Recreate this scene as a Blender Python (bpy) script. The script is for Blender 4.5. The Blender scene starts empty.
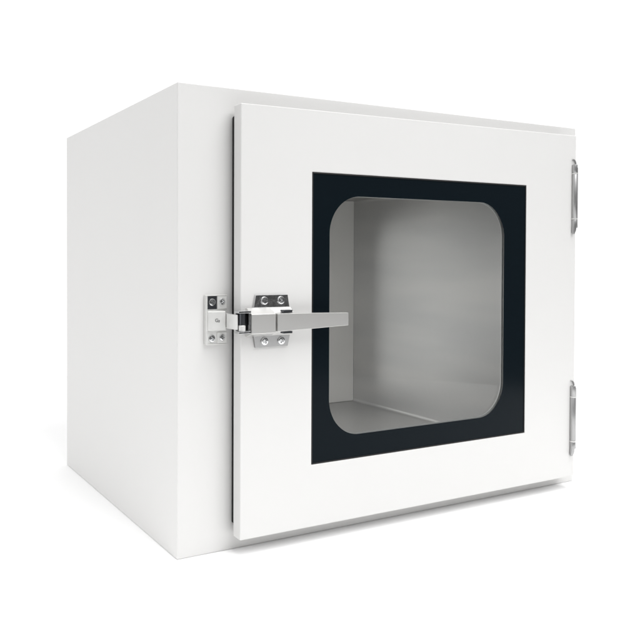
import bpy, bmesh, math, random
from mathutils import Vector, Matrix
S = bpy.context.scene
COL = S.collection

# ------------------------------------------------------------------ camera
cd = bpy.data.cameras.new('camera')
cam = bpy.data.objects.new('camera', cd); COL.objects.link(cam)
cam.location = (-0.4665, -0.8797, 0.4430)
yaw, pitch = -0.4112, -0.0132
cam.rotation_euler = (math.pi / 2 + pitch, 0, yaw)
cd.sensor_width = 36; cd.lens = 679.79 / 640 * 36
cd.shift_x = (320 - 125.24) / 640
cd.shift_y = (267.34 - 320) / 640
cd.clip_start = 0.01; cd.clip_end = 200
S.camera = cam

# ------------------------------------------------------------------ world: a white studio, dimmer behind the camera
BACK = 1.12
w = bpy.data.worlds.new('World'); S.world = w; w.use_nodes = True
nt = w.node_tree; nt.nodes.clear()
out = nt.nodes.new('ShaderNodeOutputWorld'); bg = nt.nodes.new('ShaderNodeBackground')
tc = nt.nodes.new('ShaderNodeTexCoord'); sx = nt.nodes.new('ShaderNodeSeparateXYZ')
mr = nt.nodes.new('ShaderNodeMapRange'); mr.interpolation_type = 'SMOOTHSTEP'
mr.inputs[1].default_value = -0.35; mr.inputs[2].default_value = 0.0
mz = nt.nodes.new('ShaderNodeMapRange'); mz.interpolation_type = 'SMOOTHSTEP'   # dark room low in front, paler ceiling above
mz.inputs[1].default_value = -0.05; mz.inputs[2].default_value = 0.55; mz.inputs[3].default_value = 0.07; mz.inputs[4].default_value = 0.75
nt.links.new(sx.outputs['Z'], mz.inputs[0]); nt.links.new(mz.outputs[0], mr.inputs[3])
mr.inputs[4].default_value = BACK
nt.links.new(tc.outputs['Generated'], sx.inputs[0]); nt.links.new(sx.outputs['Y'], mr.inputs[0])
nt.links.new(mr.outputs[0], bg.inputs['Strength']); bg.inputs['Color'].default_value = (1, 1, 1, 1)
nt.links.new(bg.outputs[0], out.inputs[0])

# ------------------------------------------------------------------ studio lamp: one large softbox, high, front-left
def area(name, loc, target, size, power, size_y=None, color=(1, 1, 1)):
    l = bpy.data.lights.new(name, 'AREA'); l.energy = power; l.color = color
    l.shape = 'RECTANGLE'; l.size = size; l.size_y = size_y or size
    o = bpy.data.objects.new(name, l); COL.objects.link(o); o.location = loc
    o.rotation_euler = (Vector(target) - Vector(loc)).to_track_quat('-Z', 'Y').to_euler()
    return o
area('softbox_lamp', (0.62, -1.30, 2.40), (0.45, -0.30, 0.0), 2.0, 46)
area('floor_fill', (0.45, -0.50, 2.0), (0.45, -0.4999, 0), 2.2, 1.7, 0.55).data.spread = math.radians(50)   # added unseen fill, gridded, that keeps the floor white
area('chamber_fill', (0.150, 0.19, 0.34), (0.75, 0.20, 0.17), 0.22, 0.60, 0.20).data.spread = math.radians(88)   # added unseen fill that brightens the inside of the cabinet

S.view_settings.view_transform = 'Standard'; S.view_settings.look = 'None'
S.view_settings.exposure = 0.12; S.view_settings.gamma = 1; S.view_settings.use_curve_mapping = False

# ------------------------------------------------------------------ materials
def principled(name, color, rough=0.4, metal=0.0, **kw):
    m = bpy.data.materials.new(name); m.use_nodes = True
    b = m.node_tree.nodes['Principled BSDF']
    b.inputs['Base Color'].default_value = (*color, 1); b.inputs['Roughness'].default_value = rough
    b.inputs['Metallic'].default_value = metal
    for k, v in kw.items(): b.inputs[k].default_value = v
    return m, m.node_tree, b

def noise_bump(nt, b, scale=(1, 1, 1), nscale=300, strength=0.03, dist=0.001, rough=None, detail=3):
    t = nt.nodes.new('ShaderNodeTexCoord'); mp = nt.nodes.new('ShaderNodeMapping')
    mp.inputs['Scale'].default_value = scale
    n = nt.nodes.new('ShaderNodeTexNoise'); n.inputs['Scale'].default_value = nscale; n.inputs['Detail'].default_value = detail
    nt.links.new(t.outputs['Object'], mp.inputs[0]); nt.links.new(mp.outputs[0], n.inputs['Vector'])
    bp = nt.nodes.new('ShaderNodeBump'); bp.inputs['Strength'].default_value = strength; bp.inputs['Distance'].default_value = dist
    nt.links.new(n.outputs['Fac'], bp.inputs['Height']); nt.links.new(bp.outputs[0], b.inputs['Normal'])
    if rough:
        r = nt.nodes.new('ShaderNodeMapRange'); r.inputs[1].default_value = .3; r.inputs[2].default_value = .7
        r.inputs[3].default_value, r.inputs[4].default_value = rough
        nt.links.new(n.outputs['Fac'], r.inputs[0]); nt.links.new(r.outputs[0], b.inputs['Roughness'])
    return n

WHITE, nt_, b_ = principled('white_powder_coat', (0.718, 0.714, 0.705), 0.40)
b_.inputs['Specular IOR Level'].default_value = 0.35
noise_bump(nt_, b_, nscale=420, strength=0.05, dist=0.0006)
# slight waviness of the folded sheet under the orange peel
fine = [q for q in nt_.nodes if q.type == 'BUMP'][0]
wn = nt_.nodes.new('ShaderNodeTexNoise'); wn.inputs['Scale'].default_value = 5; wn.inputs['Detail'].default_value = 1
wt = nt_.nodes.new('ShaderNodeTexCoord'); wb = nt_.nodes.new('ShaderNodeBump'); wb.inputs['Strength'].default_value = 0.5; wb.inputs['Distance'].default_value = 0.004
nt_.links.new(wt.outputs['Object'], wn.inputs['Vector']); nt_.links.new(wn.outputs['Fac'], wb.inputs['Height']); nt_.links.new(wb.outputs[0], fine.inputs['Normal'])
LINER, nt_, b_ = principled('brushed_steel_liner', (0.50, 0.50, 0.495), 0.30, 0.55)
noise_bump(nt_, b_, scale=(6, 6, 0.25), nscale=260, strength=0.010, dist=0.0003, rough=(0.29, 0.33))
n = [q for q in nt_.nodes if q.type == 'TEX_NOISE'][0]
# broad, soft unevenness of the rolled sheet
n2 = nt_.nodes.new('ShaderNodeTexNoise'); n2.inputs['Scale'].default_value = 5; n2.inputs['Detail'].default_value = 2
t2 = nt_.nodes.new('ShaderNodeTexCoord'); m2 = nt_.nodes.new('ShaderNodeMapping'); m2.inputs['Scale'].default_value = (0.6, 0.6, 3.0)
nt_.links.new(t2.outputs['Object'], m2.inputs[0]); nt_.links.new(m2.outputs[0], n2.inputs['Vector'])
r2 = nt_.nodes.new('ShaderNodeValToRGB'); r2.color_ramp.elements[0].position = .35; r2.color_ramp.elements[1].position = .65
r2.color_ramp.elements[0].color = (.41, .41, .41, 1); r2.color_ramp.elements[1].color = (.46, .456, .45, 1)
nt_.links.new(n2.outputs['Fac'], r2.inputs[0]); nt_.links.new(r2.outputs[0], b_.inputs['Base Color'])
PANEL, nt_, b_ = principled('lit_back_panel', (0.80, 0.79, 0.77), 0.5, 0.1)  # paler than the liner: light on the back wall put into the colour
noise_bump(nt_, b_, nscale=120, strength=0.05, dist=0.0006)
SATIN, nt_, b_ = principled('satin_steel', (0.70, 0.695, 0.68), 0.34, 0.8)
noise_bump(nt_, b_, scale=(0.2, 4, 6), nscale=500, strength=0.03, dist=0.0002, rough=(0.31, 0.38))
ZINC, nt_, b_ = principled('zinc_plated_steel', (0.76, 0.76, 0.745), 0.34, 0.4)
noise_bump(nt_, b_, scale=(1, 1, 1), nscale=220, strength=0.06, dist=0.0004, rough=(0.3, 0.45))
GREYSTEEL, nt_, b_ = principled('grey_steel', (0.42, 0.42, 0.42), 0.34, 0.85)
noise_bump(nt_, b_, scale=(4, 4, 0.3), nscale=220, strength=0.06, dist=0.0004, rough=(0.28, 0.42))
POLISH, nt_, b_ = principled('polished_steel', (0.66, 0.665, 0.67), 0.16, 1.0)
noise_bump(nt_, b_, nscale=180, strength=0.04, dist=0.0004, rough=(0.12, 0.24))
DARKSTEEL, nt_, b_ = principled('dark_steel', (0.10, 0.105, 0.115), 0.3, 0.9)
noise_bump(nt_, b_, nscale=300, strength=0.05, dist=0.0004)
BLACK, nt_, b_ = principled('black_glass_print', (0.0050, 0.0085, 0.0115), 0.15)
b_.inputs['Specular IOR Level'].default_value = 0.04
noise_bump(nt_, b_, nscale=8, strength=0.02, dist=0.002)
RUBBER, nt_, b_ = principled('black_rubber', (0.004, 0.004, 0.0045), 0.7)
noise_bump(nt_, b_, nscale=400, strength=0.1, dist=0.0004)
RIM_GLINT, nt_, b_ = principled('pale_rim_highlight', (0.55, 0.56, 0.56), 0.3)  # light grey standing in for the highlight along the border's inner edge
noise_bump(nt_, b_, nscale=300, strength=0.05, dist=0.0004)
INK, nt_, b_ = principled('engraved_ink', (0.17, 0.17, 0.17), 0.6)
FLOOR, nt_, b_ = principled('white_floor', (0.95, 0.95, 0.95), 0.7)
b_.inputs['Specular IOR Level'].default_value = 0.1
noise_bump(nt_, b_, nscale=40, strength=0.02, dist=0.001)

GLASS = bpy.data.materials.new('window_glass'); GLASS.use_nodes = True
g = GLASS.node_tree; g.nodes.clear()
go = g.nodes.new('ShaderNodeOutputMaterial'); mx = g.nodes.new('ShaderNodeMixShader')
tr = g.nodes.new('ShaderNodeBsdfTransparent'); tr.inputs[0].default_value = (0.965, 0.968, 0.962, 1)
gl = g.nodes.new('ShaderNodeBsdfGlossy'); gl.inputs['Roughness'].default_value = 0.0
fr = g.nodes.new('ShaderNodeFresnel'); fr.inputs[0].default_value = 1.12
g.links.new(fr.outputs[0], mx.inputs[0]); g.links.new(tr.outputs[0], mx.inputs[1]); g.links.new(gl.outputs[0], mx.inputs[2])
g.links.new(mx.outputs[0], go.inputs[0])

# ------------------------------------------------------------------ helpers
W, D, H = 0.8893, 0.5032, 0.70
O = Vector((W / 2, D / 2, 0))               # base of the cabinet = origin of its Empty

def finish(name, bm, mat, parent, bevel=0, seg=2, smooth=True, angle=30):
    bmesh.ops.recalc_face_normals(bm, faces=bm.faces)
    me = bpy.data.meshes.new(name); bm.to_mesh(me); bm.free()
    for p in me.polygons: p.use_smooth = smooth
    if smooth and hasattr(me, 'set_sharp_from_angle'): me.set_sharp_from_angle(angle=math.radians(angle))
    me.materials.append(mat)
    o = bpy.data.objects.new(name, me); COL.objects.link(o)
    if parent: o.parent = parent
    if bevel:
        b = o.modifiers.new('bevel', 'BEVEL'); b.width = bevel; b.segments = seg; b.limit_method = 'ANGLE'
        b.angle_limit = math.radians(40); b.harden_normals = True
    return o

def v(bm, p, off=True):
    return bm.verts.new(Vector(p) - O if off else Vector(p))

def box(bm, x0, x1, y0, y1, z0, z1, off=True):
    vs = [v(bm, (x, y, z), off) for x in (x0, x1) for y in (y0, y1) for z in (z0, z1)]
    for f in ((0, 1, 3, 2), (4, 6, 7, 5), (0, 4, 5, 1), (2, 3, 7, 6), (0, 2, 6, 4), (1, 5, 7, 3)):
        bm.faces.new([vs[i] for i in f])

def hexa(bm, pts):
    """eight corners: front four (x,y,z) then back four in the same order"""
    a = [v(bm, p) for p in pts]
    for f in ((0, 1, 2, 3), (7, 6, 5, 4), (0, 4, 5, 1), (1, 5, 6, 2), (2, 6, 7, 3), (3, 7, 4, 0)):
        bm.faces.new([a[i] for i in f])

def rect(x0, x1, z0, z1, r=0, n=10):
    if not r: return [(x0, z0), (x1, z0), (x1, z1), (x0, z1)]
    P = []
    for cx, cz, a in ((x1 - r, z0 + r, -90), (x1 - r, z1 - r, 0), (x0 + r, z1 - r, 90), (x0 + r, z0 + r, 180)):
        for i in range(n + 1):
            t = math.radians(a + 90 * i / n); P.append((cx + r * math.cos(t), cz + r * math.sin(t)))
    return P

def slab(bm, outer, holes, yf, yb, off=True):
    """outline in x,z with holes, between the planes y=yf and y=yb"""
    for side, y in ((0, yf), (1, yb)):
        es = []
        loops = []
        for loop in [outer] + holes:
            vs = [v(bm, (x, y, z), off) for x, z in loop]
            loops.append(vs)
            es += [bm.edges.new((vs[i], vs[(i + 1) % len(vs)])) for i in range(len(vs))]
        if holes: bmesh.ops.triangle_fill(bm, use_beauty=True, use_dissolve=False, edges=es)
        else: bm.faces.new(loops[0])
        if side == 0: first = loops
    for a, b in zip(first, loops):
        for i in range(len(a)):
            j = (i + 1) % len(a)
            bm.faces.new((a[i], a[j], b[j], b[i]))

def lathe(bm, prof, c, n=24, axis='z', off=True):
    """prof: (radius, height) pairs turned about an axis through c"""
    rings = []
    for r, h in prof:
        ring = []
        for i in range(n):
            t = 2 * math.pi * i / n
            p = (r * math.cos(t), r * math.sin(t), h) if axis == 'z' else (r * math.cos(t), -h, r * math.sin(t))
            ring.append(v(bm, Vector(c) + Vector(p), off))
        rings.append(ring)
    for a, b in zip(rings, rings[1:]):
        for i in range(n):
            j = (i + 1) % n; bm.faces.new((a[i], a[j], b[j], b[i]))
    bm.faces.new(rings[0]); bm.faces.new(rings[-1])

# ------------------------------------------------------------------ setting
bm = bmesh.new()
bmesh.ops.create_circle(bm, cap_ends=True, radius=1.5, segments=128)
fl = finish('floor', bm, FLOOR, None, smooth=False); fl.location = (0.45, 0.05, -0.0003); fl['kind'] = 'structure'

# ------------------------------------------------------------------ the cabinet
root = bpy.data.objects.new('pass_box', None); COL.objects.link(root); root.location = O
root.empty_display_size = 0.1
root['label'] = 'white steel pass box cabinet with black framed window and steel latch on its closed door'
root['category'] = 'cabinet'

X0, X1, Z0, Z1 = 0.0893, 0.8451, 0.0248, 0.6740
CX0, CX1, CZ0, CZ1, CY = 0.135, 0.752, 0.080, 0.590, 0.468     # inner chamber
# body: folded sheet shell, open where the chamber begins
bm = bmesh.new()
slab(bm, rect(0, W, 0, H), [rect(CX0, CX1, CZ0, CZ1)], 0, 0.03)
# push the back plane of the outer outline to the full depth
for q in bm.verts:
    p = q.co + O
    if abs(p.y - 0.03) < 1e-5 and (p.x < 1e-5 or p.x > W - 1e-5 or p.z < 1e-5 or p.z > H - 1e-5): q.co.y = D - O.y
for f in [f for f in bm.faces if all(abs((q.co + O).y) > 1e-4 for q in f.verts) ]: bmesh.ops.delete(bm, geom=[f], context='FACES_ONLY')
bk = [q for q in bm.verts if abs((q.co + O).y - D) < 1e-5]
bk.sort(key=lambda q: math.atan2(q.co.z - 0.35, q.co.x))
hv = [v(bm, (x, D, z)) for x, z in rect(CX0 + .01, CX1 - .01, CZ0 + .01, CZ1 - .01)]
es = []
for L in (bk, hv):
    for i in range(4):
        pr = (L[i], L[(i + 1) % 4]); es.append(bm.edges.get(pr) or bm.edges.new(pr))
bmesh.ops.triangle_fill(bm, use_beauty=True, edges=es)
finish('body', bm, WHITE, root, bevel=0.0013, seg=3)

# chamber: stainless liner with folded, rounded corners
bm = bmesh.new()
box(bm, CX0 + .002, CX1 - .002, 0.002, CY, CZ0 + .002, CZ1 - .002)
bm.faces.ensure_lookup_table()
ff = [f for f in bm.faces if all(abs((q.co + O).y - 0.002) < 1e-5 for q in f.verts)]
bmesh.ops.delete(bm, geom=ff, context='FACES_ONLY')
ed = [e for e in bm.edges if not e.is_boundary]
bmesh.ops.bevel(bm, geom=ed, offset=0.008, segments=5, affect='EDGES', profile=0.5)
bm.faces.ensure_lookup_table()
bmesh.ops.delete(bm, geom=[f for f in bm.faces if all(abs((q.co + O).y - CY) < 1e-5 for q in f.verts)], context='FACES_ONLY')
finish('chamber', bm, LINER, root, angle=60)
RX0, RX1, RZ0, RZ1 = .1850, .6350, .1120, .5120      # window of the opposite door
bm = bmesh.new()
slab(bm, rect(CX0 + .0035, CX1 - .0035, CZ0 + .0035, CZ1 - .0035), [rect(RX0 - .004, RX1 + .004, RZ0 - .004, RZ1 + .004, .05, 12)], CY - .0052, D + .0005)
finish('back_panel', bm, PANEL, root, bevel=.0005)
bm = bmesh.new()
slab(bm, rect(X0, X1, Z0, Z1), [rect(RX0 - .012, RX1 + .012, RZ0 - .012, RZ1 + .012)], D + .0010, D + .0204)
rear = finish('rear_door', bm, WHITE, root, bevel=.0016, seg=3)
bm = bmesh.new()
slab(bm, rect(RX0 - .0115, RX1 + .0115, RZ0 - .0115, RZ1 + .0115), [], D + .0130, D + .0178)
finish('rear_pane', bm, GLASS, rear, smooth=False)
bm = bmesh.new()
slab(bm, rect(RX0 - .0117, RX1 + .0117, RZ0 - .0117, RZ1 + .0117), [rect(RX0, RX1, RZ0, RZ1, .05, 12)], D + .0181, D + .0190)
finish('rear_window_border', bm, BLACK, rear, smooth=False)

# door ----------------------------------------------------------------
YF, YB = -0.0305, -0.0111
WX0, WX1, WZ0, WZ1 = 0.2200, 0.7062, 0.1220, 0.5768
YG = -0.0287
bm = bmesh.new()
slab(bm, [(X0, Z0), (X1, Z0), (X1, Z1 + .0034), (X0, Z1 - .0026)], [rect(WX0, WX1, WZ0, WZ1)], YF, YB)
door = finish('door', bm, WHITE, root, bevel=0.0016, seg=3)
IX0, IX1, IZ0, IZ1 = .2546, .6494, .1602, .5421
bm = bmesh.new()
slab(bm, rect(WX0 + .0002, WX1 - .0002, WZ0 + .0002, WZ1 - .0002), [rect(WX0 + .0022, WX1 - .0022, WZ0 + .0022, WZ1 - .0022)], YF + .0006, YG - .0004)
finish('window_gasket', bm, RUBBER, door, bevel=.0003)
bm = bmesh.new()          # black print on the front of the pane
slab(bm, rect(WX0 + .0003, WX1 - .0003, WZ0 + .0003, WZ1 - .0003), [rect(IX0, IX1, IZ0, IZ1, .061, 20)], YG - .0003, YG)
finish('window_border', bm, BLACK, door, smooth=False)
bm = bmesh.new()
slab(bm, rect(WX0 + .0005, WX1 - .0005, WZ0 + .0005, WZ1 - .0005), [], YG + .0003, YG + .0050)
finish('glass_pane', bm, GLASS, door, smooth=False)
bm = bmesh.new()  # thin pale ring added as the edge highlight of the window opening
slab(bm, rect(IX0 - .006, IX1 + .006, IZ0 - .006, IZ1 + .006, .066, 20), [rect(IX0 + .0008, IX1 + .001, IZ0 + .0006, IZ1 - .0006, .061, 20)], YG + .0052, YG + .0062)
finish('window_rim_highlight', bm, RIM_GLINT, door)
bm = bmesh.new()
gx0, gx1, gz0, gz1 = X0 + .0040, X1 - .012, Z0 + .015, Z1 - .016
slab(bm, rect(gx0, gx1, gz0, gz1, .004, 4), [rect(gx0 + .014, gx1 - .014, gz0 + .014, gz1 - .014)], YB + .0004, -.0006)
finish('door_gasket', bm, RUBBER, door, bevel=.0008)

# hinges --------------------------------------------------------------
def hinge(z_top, z_a, z_b, z_low):
    hx, hy, r = 0.8357, -0.0338, 0.0046
    bm = bmesh.new()
    # leaf folded round the door's right edge
    box(bm, X1 + .0003, X1 + .0022, hy + .001, -.0004, z_low + .012, z_top - .004)
    h = finish('hinge', bm, GREYSTEEL, root, bevel=.0006)
    def knuckle(prof):
        bm = bmesh.new(); lathe(bm, prof, (hx, hy, 0), 28)
        for q in bm.verts:                    # the lower end is cut slantwise
            if q.co.z < z_b - .011: q.co.x -= (z_b - .011 - q.co.z) * .16
        finish('knuckle', bm, GREYSTEEL, h, angle=40)
    g = .0018
    knuckle([(r * .55, z_top + .0012), (r * .92, z_top + .0004), (r, z_top - .001), (r, z_a + g), (r * .9, z_a + g * .6)])
    knuckle([(r * .9, z_a - g * .6), (r * 1.02, z_a - g), (r * 1.02, z_b + g), (r * .9, z_b + g * .6)])
    knuckle([(r * .9, z_b - g * .6), (r, z_b - g), (r * .97, z_b - .010), (r * .80, z_low + .006), (r * .40, z_low)])
    for zz in (z_a, z_b):
        bm = bmesh.new(); lathe(bm, [(r * .8, zz - .0011), (r * 1.06, zz - .0009), (r * 1.06, zz + .0009), (r * .8, zz + .0011)], (hx, hy, 0), 28)
        finish('washer', bm, ZINC, h, angle=40)
    bm = bmesh.new(); lathe(bm, [(r * .62, z_low + .01), (r * .62, z_top - .004)], (hx, hy, 0), 20)
    finish('hinge_pin', bm, POLISH, h, angle=40)
    # curled end of the leaf above the barrel
    bm = bmesh.new()
    pts = []
    for i in range(9):
        t = math.radians(90 * i / 8)
        pts.append((hx - .003 + .0095 * math.sin(t), z_top + .002 + .009 * math.cos(t)))
    prev = None
    for (x, z) in pts:
        cur = [v(bm, (x + dx, y, z + dz)) for dx, y, dz in ((0, hy + .001, 0), (0, YF - .0002, 0), (-.0012, YF - .0002, -.0012), (-.0012, hy + .001, -.0012))]
        if prev:
            for i in range(4): bm.faces.new((prev[i], prev[(i + 1) % 4], cur[(i + 1) % 4], cur[i]))
        else: bm.faces.new(cur)
        prev = cur
    bm.faces.new(prev)
    finish('leaf_curl', bm, GREYSTEEL, h)
    return h
hinge(.6206, .6043, .5182, .4893)
hinge(.1986, .1782, .0932, .0655)

# screws --------------------------------------------------------------
def screw_mesh(r, h):
    """pan head with a real cross recess, facing -y, at the origin"""
    bm = bmesh.new()
    a, b = r * .16, r * .58
    cross = [(a, -b), (a, -a), (b, -a), (b, a), (a, a), (a, b), (-a, b), (-a, a), (-b, a), (-b, -a), (-a, -a), (-a, -b)]
    circ = lambda q: [(q * math.cos(2 * math.pi * i / 28), q * math.sin(2 * math.pi * i / 28)) for i in range(28)]
    ring = [v(bm, (x, -h, z), False) for x, z in circ(r * .72)]
    cr = [v(bm, (x, -h, z), False) for x, z in cross]
    es = [bm.edges.new((L[i], L[(i + 1) % len(L)])) for L in (ring, cr) for i in range(len(L))]
    bmesh.ops.triangle_fill(bm, use_beauty=True, edges=es)
    lo = [v(bm, (x * .8, -h * .25, z * .8), False) for x, z in cross]
    for i in range(12): bm.faces.new((cr[i], cr[(i + 1) % 12], lo[(i + 1) % 12], lo[i]))
    bm.faces.new(lo)
    prev = ring
    for q, y in ((.9, .86), (1., .45), (1., 0.)):
        cur = [v(bm, (x, -h * y, z), False) for x, z in circ(r * q)]
        for i in range(28): bm.faces.new((prev[i], prev[(i + 1) % 28], cur[(i + 1) % 28], cur[i]))
        prev = cur
    return bm
scr0 = None
def screw(parent, x, y, z, scale=1.0, rot=0.0):
    global scr0
    if scr0 is None:
        scr0 = finish('screw', screw_mesh(.0062, .0022), POLISH, None, angle=35); o = scr0
    else:
        o = scr0.copy(); COL.objects.link(o)
    o.parent = parent; o.location = Vector((x, y, z)) - O; o.scale = (scale,) * 3; o.rotation_euler = (0, rot, 0)
    return o

# keeper on the cabinet face -----------------------------------------
bm = bmesh.new()
kx0, kx1, kz0, kz1 = 0.0445, 0.0822, 0.3140, 0.3885
box(bm, kx0, kx1, -.0035, -.0002, kz0, kz1)
keep = finish('latch_keeper', bm, ZINC, root, bevel=.0006)
bm = bmesh.new(); box(bm, kx0 + .0001, kx0 + .0028, -.0066, -.0033, kz0 + .0001, kz1 - .0001)
box(bm, kx0 + .0029, kx1 - .0002, -.0055, -.0033, kz1 - .0014, kz1 - .0001)
box(bm, kx0 + .0029, kx1 - .0002, -.0055, -.0033, kz0 + .0001, kz0 + .0014)
finish('keeper_rim', bm, ZINC, keep, bevel=.0004)
bm = bmesh.new()
za, zb = .3360, .3640
hexa(bm, [(kx0 + .003, -.0068, za), (.0748, -.0125, za), (.0748, -.0125, zb), (kx0 + .003, -.0068, zb),
          (kx0 + .003, -.003, za - .001), (.0775, -.003, za - .001), (.0775, -.003, zb + .001), (kx0 + .003, -.003, zb + .001)])
finish('strike_block', bm, ZINC, keep, bevel=.0007)
for z0, z1 in ((.3672, kz1 - .0018), (kz0 + .0018, .3325)):
    bm = bmesh.new(); box(bm, .0650, kx1 - .0008, -.0052, -.0033, z0, z1)
    finish('keeper_pad', bm, ZINC, keep, bevel=.0005)
bm = bmesh.new(); box(bm, kx0 + .0032, .0646, -.0042, -.0033, .3672, kz1 - .0018)
finish('keeper_recess', bm, DARKSTEEL, keep, bevel=.0003)
for x, y, z, s, rt in ((.0562, -.0042, .3778, .92, .3), (.0733, -.0052, .3784, .82, .9), (.0562, -.0035, .3235, .92, 1.2), (.0733, -.0052, .3245, .82, .1)):
    screw(keep, x, y, z, s, rt)
cu = bpy.data.curves.new('emblem_text', 'FONT'); cu.body = 'Gs'; cu.size = .0070; cu.extrude = .00012; cu.align_x = 'CENTER'; cu.align_y = 'CENTER'; cu.offset = .0002
tmp = bpy.data.objects.new('emblem_text', cu); COL.objects.link(tmp)
bpy.context.view_layer.update()
me = bpy.data.meshes.new_from_object(tmp.evaluated_get(bpy.context.evaluated_depsgraph_get()))
bpy.data.objects.remove(tmp)
me.materials.clear(); me.materials.append(INK)
em = bpy.data.objects.new('emblem', me); COL.objects.link(em); em.parent = keep
ang = math.atan2(-.0125 + .0068, .0748 - kx0 - .003)
em.rotation_euler = Matrix.Rotation(math.pi / 2, 3, 'X').to_euler()
em.rotation_euler = (Matrix.Rotation(ang, 3, 'Z') @ Matrix.Rotation(math.pi / 2, 3, 'X') @ Matrix.Rotation(-.12, 3, 'Z')).to_euler()
em.location = Vector((.0622, -.0068 - (.0622 - kx0 - .003) * .0057 / (.0748 - kx0 - .003) - .0001, .3505)) - O

# latch on the door ---------------------------------------------------
ZC = .3487
bm = bmesh.new()   # block with sloping shoulders
bx0, bx1, yf = .0945, .1366, -.0520
prof = [(yf, .3332), (yf, .3615), (-.0375, .3700), (-.0345, .3700), (-.0345, .3275), (-.0375, .3275)]
a = [v(bm, (bx0, y, z)) for y, z in prof]; b = [v(bm, (bx1, y, z)) for y, z in prof]
for i in range(6): bm.faces.new((a[i], a[(i + 1) % 6], b[(i + 1) % 6], b[i]))
bm.faces.new(a); bm.faces.new(b)
latch = finish('latch', bm, SATIN, root, bevel=.0007)
yb_ = YF - .0003
for lo in (False, True):                      # upper flange stands flat, lower flange leans back towards its free edge
    bm = bmesh.new()
    if lo: pts = [(.1132, -.0343, .3100), (.1714, -.0343, .3104), (.1765, -.0362, .3400), (.1072, -.0362, .3400)]
    else: pts = [(.1072, -.0344, .3560), (.1765, -.0344, .3560), (.1711, -.0342, .3883), (.1134, -.0342, .3887)]
    hexa(bm, pts + [(x, yb_, z) for x, y, z in pts])
    finish('flange', bm, GREYSTEEL if lo else POLISH, latch, bevel=.0006)
for x, y, z, rt, tl in ((.1285, -.0343, .3800, .2, 0), (.1582, -.0343, .3800, .7, 0), (.1282, -.0349, .3194, 1.0, .06), (.1584, -.0349, .3190, .5, .06)):
    o = screw(latch, x, y, z, 1.0, rt)
    o.rotation_euler = (Matrix.Rotation(tl, 3, 'X') @ Matrix.Rotation(rt, 3, 'Y')).to_euler()
bm = bmesh.new()
prof = [(-.0450, .3345), (-.0450, .3622), (-.0375, .3698), (-.0345, .3698), (-.0345, .3278), (-.0375, .3278)]
a = [v(bm, (bx1 + .0004, y, z)) for y, z in prof]; b = [v(bm, (.1738, y, z)) for y, z in prof]
for i in range(6): bm.faces.new((a[i], a[(i + 1) % 6], b[(i + 1) % 6], b[i]))
bm.faces.new(a); bm.faces.new(b)
finish('lever_housing', bm, SATIN, latch, bevel=.0006)
# lever, tapering to its free end
def lever_bm():
    bm = bmesh.new()
    st = [(.1386, -.0538, .3352, .3616), (.1500, -.0540, .3352, .3616), (.2050, -.0566, .3374, .3608), (.2655, -.0600, .3402, .3596)]
    rows = []
    for x, y, z0, z1 in st:
        rows.append([v(bm, p) for p in ((x, y, z0), (x, y, z1), (x, y + .0075, z1), (x, y + .0075, z0))])
    for p, q in zip(rows, rows[1:]):
        for i in range(4): bm.faces.new((p[i], p[(i + 1) % 4], q[(i + 1) % 4], q[i]))
    bm.faces.new(rows[0]); bm.faces.new(rows[-1])
    return bm
finish('lever', lever_bm(), SATIN, latch, bevel=.0006)
for z0, z1 in ((.3622, .3662), (.3312, .3346)):
    bm = bmesh.new(); box(bm, .1520, .1680, -.0500, -.0380, z0, z1)
    finish('lever_pivot', bm, DARKSTEEL, latch, bevel=.0005)
# clevis with the roller
bm = bmesh.new()
box(bm, .0735, bx0 - .0002, -.0505, -.0375, .3636, .3672)
box(bm, .0735, bx0 - .0002, -.0505, -.0375, .3340, .3372)
box(bm, .0905, bx0 - .0003, -.0503, -.0377, .3374, .3634)
finish('clevis', bm, POLISH, latch, bevel=.0005)
bm = bmesh.new(); box(bm, .0760, .0903, -.0400, -.0378, .3376, .3632)
finish('clevis_back', bm, DARKSTEEL, latch, bevel=.0003)
bm = bmesh.new(); lathe(bm, [(.0036, .3462), (.0044, .3468), (.0044, .3625), (.0034, .3634)], (.0822, -.0450, 0), 24)
finish('roller', bm, DARKSTEEL, latch)
bm = bmesh.new(); lathe(bm, [(.0040, .3374), (.0050, .3380), (.0050, .3452), (.0042, .3460)], (.0822, -.0450, 0), 24)
finish('roller_bushing', bm, ZINC, latch)
# hook plate reaching over to the keeper
bm = bmesh.new()
path = [(.0790, -.0075), (.0768, -.0125), (.0742, -.0200), (.0737, -.0290), (.0748, -.0380), (.0762, -.0430)]
prev = None
for i, (x, y) in enumerate(path):
    q = path[min(i + 1, len(path) - 1)]; p = path[max(i - 1, 0)]
    t = Vector((q[0] - p[0], q[1] - p[1])).normalized(); n = Vector((-t.y, t.x)) * .0009
    zz = (.3392, .3612)
    cur = [v(bm, (x + s * n.x, y + s * n.y, z)) for s, z in ((-1, zz[0]), (1, zz[0]), (1, zz[1]), (-1, zz[1]))]
    if prev:
        for k in range(4): bm.faces.new((prev[k], prev[(k + 1) % 4], cur[(k + 1) % 4], cur[k]))
    else: bm.faces.new(cur)
    prev = cur
bm.faces.new(prev)
finish('hook', bm, ZINC, latch, bevel=.0004)
